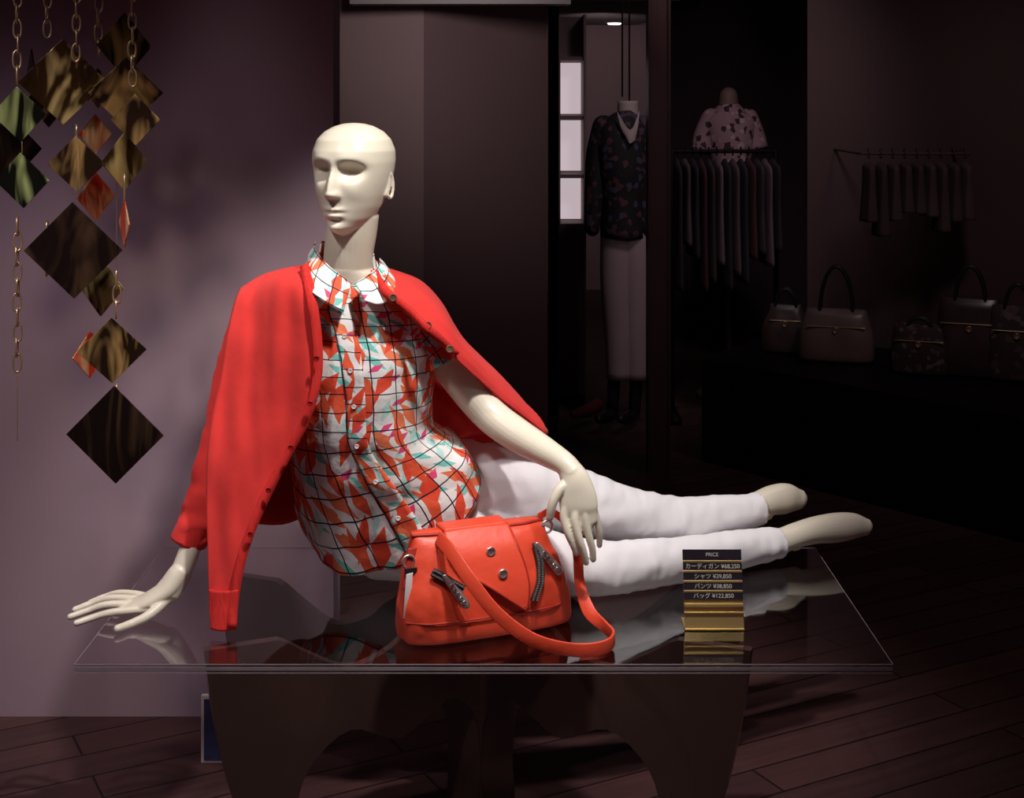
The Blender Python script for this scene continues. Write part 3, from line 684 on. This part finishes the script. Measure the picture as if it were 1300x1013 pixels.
def plate(u,v,hw,hh,d,m,yaw=0,tl=0):
    x,y,z=at(u,v,d); s=hh/F*d; 
    c=min(1,hw/hh); ya=math.acos(c)*(1 if yaw>=0 else -1) if c<.9 else math.radians(yaw)
    mb=MB()
    P=[(0,1),(1,0),(0,-1),(-1,0)]
    prism(mb,[(a*s,b*s) for a,b in P],(0,0,0),(1,0,0),(0,0,1),(0,1,0),.003)
    o=mb.obj('plate',m,g,False,[('BEVEL',dict(width=.0007,segments=2))]); o.location=(x,y,z); o.rotation_euler=(math.radians(tl),0,ya)
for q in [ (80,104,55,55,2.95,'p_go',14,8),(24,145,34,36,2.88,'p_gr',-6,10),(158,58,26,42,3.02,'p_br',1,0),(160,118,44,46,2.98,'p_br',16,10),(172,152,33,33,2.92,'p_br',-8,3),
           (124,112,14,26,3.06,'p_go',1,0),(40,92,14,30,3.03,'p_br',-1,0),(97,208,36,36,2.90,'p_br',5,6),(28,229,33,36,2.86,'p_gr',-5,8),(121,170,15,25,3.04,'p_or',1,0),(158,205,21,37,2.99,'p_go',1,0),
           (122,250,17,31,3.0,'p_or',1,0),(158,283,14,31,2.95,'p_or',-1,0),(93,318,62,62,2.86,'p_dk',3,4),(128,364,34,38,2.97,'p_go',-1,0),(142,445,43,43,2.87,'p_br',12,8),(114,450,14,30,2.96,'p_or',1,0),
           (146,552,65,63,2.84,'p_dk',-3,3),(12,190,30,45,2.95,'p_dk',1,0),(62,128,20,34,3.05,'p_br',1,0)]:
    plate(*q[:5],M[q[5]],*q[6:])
for u,v0,v1,d in ((97,0,76,2.90),(60,0,46,2.95),(22,0,105,2.88),(168,0,108,2.92),(125,0,70,3.0),(60,283,348,2.92),(22,278,470,2.88),(148,345,402,2.87),(158,225,255,2.95),(97,160,172,2.90),(148,488,494,2.85)):
    chain(u,v0,v1,d)
for u,v0,v1,d in ((22,470,560,2.88),(97,172,258,2.88),(28,180,195,2.87),(148,488,492,2.86),(122,190,222,3.0),(148,180,400,2.99)): rod(u,v0,v1,d)
mb=MB(); za=1.935
xA=at(-40,0,2.93)[0]; xB=at(220,0,2.93)[0]
tube(mb,[(xA,2.93,za,.008),(xB,2.93,za,.008)],k=2,seg=12); box(mb,((xA+xB)/2,2.93,za-.002),(xB-xA,.17,.004))
for x in (xA+.05,xB-.05): tube(mb,[(x,2.93,za,.003),(x,2.93,2.6,.003)],k=2,seg=8,up=(0,1,0))
mb.obj('rail',M['chain'],g)

# ================= BACKGROUND CLOTHED FIGURES =================
def floral(name,base,c1,c2,sc):
    m,nt,b=nodes(name); N=nt.nodes; L=nt.links; tc=N.new('ShaderNodeTexCoord')
    v=N.new('ShaderNodeTexVoronoi'); v.inputs['Scale'].default_value=sc; L.new(tc.outputs['Object'],v.inputs['Vector'])
    r=N.new('ShaderNodeValToRGB'); e=r.color_ramp.elements; r.color_ramp.interpolation='CONSTANT'
    e[0].position=0;e[0].color=(*base,1); e[1].position=.58; e[1].color=(*c1,1); k=e.new(.75); k.color=(*c2,1); k=e.new(.85); k.color=(*base,1)
    sp=N.new('ShaderNodeSeparateColor'); L.new(v.outputs['Color'],sp.inputs[0]); L.new(sp.outputs[0],r.inputs[0]); L.new(r.outputs[0],b.inputs['Base Color']); b.inputs['Roughness'].default_value=.8
    return m
fl1=floral('jacket_floral',(.006,.005,.008),(.09,.03,.04),(.05,.05,.10),45)
fl2=floral('shirt_floral',(.36,.22,.26),(.05,.018,.035),(.50,.36,.40),44)
g=empty('clothed_mannequin'); D=6.43
def S(l,r,v,b,d=D): return LR((l,v),(r,v),d,b)
mb=MB(); loft(mb,[S(786,806,140,.05),S(772,812,148,.07),S(759,822,160,.09),S(755,824,180,.11),S(758,822,215,.12),S(762,820,250,.11),S(762,822,300,.12)],6,32)
tube(mb,[A4(766,160,D,.05),A4(757,200,D,.048),A4(754,250,D-.03,.042),A4(752,290,D-.06,.035)],seg=16,up=(0,1,0)); tube(mb,[A4(817,160,D,.05),A4(822,200,D,.045),A4(824,250,D-.03,.042),A4(822,290,D-.06,.035)],seg=16,up=(0,1,0))
mb.obj('jacket',fl1,g)
mb=MB(); patch(mb,[[at(783,140,D-.10),at(800,165,D-.135),at(812,140,D-.10)],[at(788,160,D-.12),at(800,175,D-.14),at(810,160,D-.12)],[at(796,178,D-.13),at(800,182,D-.14),at(806,178,D-.13)]],4); 
tube(mb,[A4(797,150,D,.05),A4(797,128,D,.045)],seg=20,up=(0,1,0),round1=False); mb.obj('neck',mat('form_linen',(.42,.34,.33),.7,var=.05),g)
mb=MB(); tube(mb,[A4(786,295,D,.085),A4(784,360,D,.078),A4(786,430,D,.065),A4(787,480,D,.06)],seg=24,up=(0,1,0),round1=False)
tube(mb,[A4(806,295,D,.085),A4(808,360,D,.078),A4(809,430,D,.065),A4(809,480,D,.06)],seg=24,up=(0,1,0),round1=False)
mb.obj('trousers',mat('trousers_cream',(.42,.31,.33),.8,var=.05,bump=.1,bscale=10),g)
mb=MB()
for u in (772,800):
    tube(mb,[A4(u+8,478,D,.03),A4(u+6,510,D,.028),A4(u+4,526,D+.0,.028),A4(u-6,531,D-.12,.026),A4(u-12,532,D-.2,.02)],seg=14,up=(1,0,0))
mb.obj('shoes',mat('shoe_black',(.02,.015,.02),.3,var=.1),g)
mb=MB(); tube(mb,[(*at(790,122,D),.004),(at(790,0,D)[0],D,2.6,.004)],k=2,seg=8,up=(0,1,0)); tube(mb,[(*at(799,128,D),.004),(at(799,0,D)[0],D,2.6,.004)],k=2,seg=8,up=(0,1,0)); mb.obj('hanging_rods',blackM,g)
g=empty('red_shoe'); mb=MB()
tube(mb,[A4(758,514,6.45,.03),A4(748,520,6.4,.03),A4(738,524,6.35,.026),A4(728,526,6.3,.018)],seg=14,up=(0,1,0)); mb.obj('upper',mat('shoe_red',(.12,.02,.03),.4,var=.1),g)
g=empty('dress_form'); D=7.05
mb=MB(); loft(mb,[S(914,938,132,.05,D),S(905,946,140,.07,D),S(893,960,152,.09,D),S(897,958,175,.11,D),S(902,954,200,.12,D),S(904,956,235,.12,D)],6,32)
tube(mb,[A4(903,150,D,.05),A4(894,172,D,.052),A4(890,192,D-.02,.05)],seg=16,up=(0,1,0),round1=False); tube(mb,[A4(950,150,D,.05),A4(958,172,D,.052),A4(963,190,D-.02,.05)],seg=16,up=(0,1,0),round1=False)
mb.obj('shirt',fl2,g)
mb=MB(); tube(mb,[A4(925,135,D,.05),A4(925,122,D,.045)],seg=16,up=(0,1,0)); tube(mb,[A4(925,230,D,.015),(at(925,0,D)[0],D,.03,.015)],seg=10,up=(0,1,0)); disc(mb,(at(925,0,D)[0],D,.002),(0,0,1),.16,.03); mb.obj('form',mat('form_wood',(.2,.13,.11),.6,var=.1),g)
def garment(mb,x,y,z,wd,ln,th,mi):
    secs=[]
    for t,wf,df in ((0,.12,.4),(.03,.35,.8),(.08,.85,1.0),(.2,.95,1.0),(.5,.92,1.15),(.8,1.0,1.4),(1,1.08,1.6)):
        secs.append(((x,y,z-ln*t),(0,wd/2*wf,0),(th/2*df,0,0)))
    loft(mb,secs,4,20,2.2,(True,True),mi=mi,foldfn=lambda p,t,th_:.006*math.sin(th_*6+p[2]*5)*t)
def rack(name,x0,x1,y,z,n,cols,wd,lr,wall=None):
    g=empty(name); mb=MB()
    rr_=.010 if not wall else .006
    tube(mb,[(x0,y,z,rr_),(x1,y,z,rr_)],k=2,seg=10); 
    for x in (x0,x1):
        if wall: tube(mb,[(x,y,z,rr_),(x,wall(x),z,rr_)],k=2,seg=10)
        else: tube(mb,[(x,y,z,.012),(x,y,.03,.012)],k=2,seg=10,up=(0,1,0)); box(mb,(x,y,.015),(.05,.36,.03))
    mb.obj('rail',blackM if not wall else dark2,g)
    mb=MB(); mh=MB()
    for i in range(n):
        x=x0+(x1-x0)*(i+.6)/n; ring(mh,(x,y,z-.0),(0,1,0),(0,0,1),.02,.002,12)
        garment(mb,x,y,z-.035,wd,random.uniform(*lr),(x1-x0)/n*(.75 if not wall else .85),i%len(cols))
    mb.obj('garments',cols,g); mh.obj('hooks',blackM if not wall else dark2,g)
gc=[mat('garment_%d'%i,c,.85,var=.15,vscale=10) for i,c in enumerate([(.02,.014,.017),(.09,.055,.065),(.02,.018,.03),(.06,.015,.022),(.04,.025,.03),(.13,.085,.10)])]
D=6.6; rack('garment_rack',(853-650)/F*D,(985-650)/F*D,D,1.5-(192-120)/F*D,13,gc,.40,(.38,.6))
gl=[mat('reflected_garment_%d'%i,c,.85,var=.1,vscale=10) for i,c in enumerate([(.085,.053,.055),(.075,.047,.049),(.095,.06,.062)])]  # dimmed colours for clothes that are only a reflection
wy=lambda x: 6.3+(x-1.3125)*(5.5-6.3)/(2.72-1.3125)
rack('garment_rack',1.42,1.86,5.76,1.26,9,gl,.14,(.20,.30),wy)  # clothes reflected in the dark glass, modelled as a dim solid rack
def shopbag(name,u,v,wd,ht,dp,m,hm,hh,taper=.8,yaw=0):  # solid bags stand in for faint reflections in the dark glass
    D=(CH-.42)*F/(v-120); x,y,z=at(u,v,D); z=.42
    g=empty(name); ca,sa=math.cos(yaw),math.sin(yaw); W=np.array([ca,sa,0]); Nn=np.array([-sa,ca,0])
    mb=MB(); c=np.array([x,y,z+.002])
    loft(mb,[(c,W*wd*.46,Nn*dp*.4),(c+Z*ht*.08,W*wd*.5,Nn*dp*.5),(c+Z*ht*.5,W*wd*.49,Nn*dp*.46),(c+Z*ht*.85,W*wd*.5*taper,Nn*dp*.3),(c+Z*ht,W*wd*.46*taper,Nn*dp*.12)],6,40,3.2); mb.obj('body',m,g)
    mb=MB()
    for o in (-dp*.22,dp*.22):
        P=[]
        for a in np.linspace(0,math.pi,9): P.append((*(c+Z*(ht*.86+hh*math.sin(a))+W*(wd*.22*math.cos(a))+Nn*o*.6),.007))
        tube(mb,P,k=4,seg=10,up=tuple(Nn))
    mb.obj('handles',hm,g)
    mb=MB(); disc(mb,c+Z*ht*.62-Nn*dp*.42,-Nn,.012,.01); P=[(*(c+Z*ht*.68+W*s*wd*.45*taper-Nn*dp*.40),.003) for s in np.linspace(-1,1,5)]; tube(mb,P,k=2,seg=8); mb.obj('clasp',M['chain'],g)
shopbag('reflected_leather_bag',998,447,.20,.20,.12,mat('bag_brown',(.08,.055,.05),.35,var=.3,vscale=10),M['black'],.09,.7,-.3)
shopbag('reflected_leather_bag',1062,458,.30,.21,.14,mat('bag_taupe',(.20,.14,.125),.35,var=.2,vscale=10),M['black'],.20,.85,-.3)
shopbag('reflected_tote',1168,474,.22,.19,.12,floral('bag_print',(.045,.026,.026),(.12,.075,.075),(.17,.12,.11),60),M['black'],.05,.9,-.4)
shopbag('reflected_tote',1232,477,.26,.30,.14,mat('bag_dark',(.055,.033,.036),.3,var=.3,vscale=12),M['black'],.16,.9,-.4)
shopbag('reflected_tote',1292,483,.22,.28,.13,floral('bag_print2',(.05,.03,.03),(.10,.06,.06),(.14,.10,.10),40),M['black'],.12,.9,-.4)

# ================= LIGHTS =================
def spot(name,loc,tgt,e,ang,blend,col=(1,1,1),r=.05):
    l=bpy.data.lights.new(name,'SPOT'); l.energy=e; l.spot_size=math.radians(ang); l.spot_blend=blend; l.color=col; l.shadow_soft_size=r
    o=bpy.data.objects.new(name,l); bpy.context.collection.objects.link(o); o.location=loc
    o.rotation_euler=(Vector(tgt)-Vector(loc)).to_track_quat('-Z','Y').to_euler(); return o
spot('spot_key',(.16,2.27,2.5),(-.12,2.95,.85),124,52,.5,(1,.95,.91),.05)
spot('spot_legs',(.75,2.4,2.5),(.35,3.1,.5),42,45,.7,(1,.94,.95),.06)
spot('spot_left',(-1.0,2.0,2.5),(-.50,2.95,.6),42,40,.7,(1,.93,.92),.06)
spot('spot_ornament',(-.95,1.75,2.3),(-.90,2.9,1.15),34,34,.8,(1,.86,.66),.10)  # added spot, brings out gold on the plates
spot('spot_wall',(-1.3,1.9,1.9),(-1.15,3.42,.50),32,65,1,(1,.84,1),.2)
spot('spot_wash',(-.72,3.05,2.4),(-.60,3.42,.30),9,42,1,(1,.86,.95),.08)  # added behind the mannequin to brighten the lower wall
spot('spot_pillar',(-.15,3.45,1.95),(-.2,4.6,1.64),15,72,1,(1,.84,.84),.1)
spot('spot_bag',(.2,1.7,2.3),(-.02,2.8,.5),22,24,.7,(1,.93,.88),.05)
spot('spot_back',(.9,5.2,2.5),(.85,6.7,1.2),25,75,1,(1,.82,.86),.15)
spot('spot_bags',(1.6,4.2,2.5),(1.7,5.5,1.1),14,80,1,(1,.80,.80),.15)
spot('spot_floor',(1.3,3.2,2.5),(1.2,3.7,0),11,80,1,(1,.78,.78),.15)
spot('spot_rear',(.55,9.2,1.95),(.75,10.9,1.5),18,110,1,(1,.82,.85),.2)
wd=bpy.data.worlds.new('World'); bpy.context.scene.world=wd; wd.use_nodes=True
wd.node_tree.nodes['Background'].inputs[0].default_value=(.32,.14,.19,1); wd.node_tree.nodes['Background'].inputs[1].default_value=.12
cam=bpy.data.cameras.new('camera'); co=bpy.data.objects.new('camera',cam); bpy.context.collection.objects.link(co)
co.location=(0,0,CH); co.rotation_euler=(math.pi/2,0,0); cam.sensor_width=36; cam.lens=36*F/1300; cam.shift_y=-(506.5-120)/1300
cam.clip_start=.05; bpy.context.scene.camera=co
try: bpy.context.scene.view_settings.view_transform='Standard'
except Exception as e: print(e)
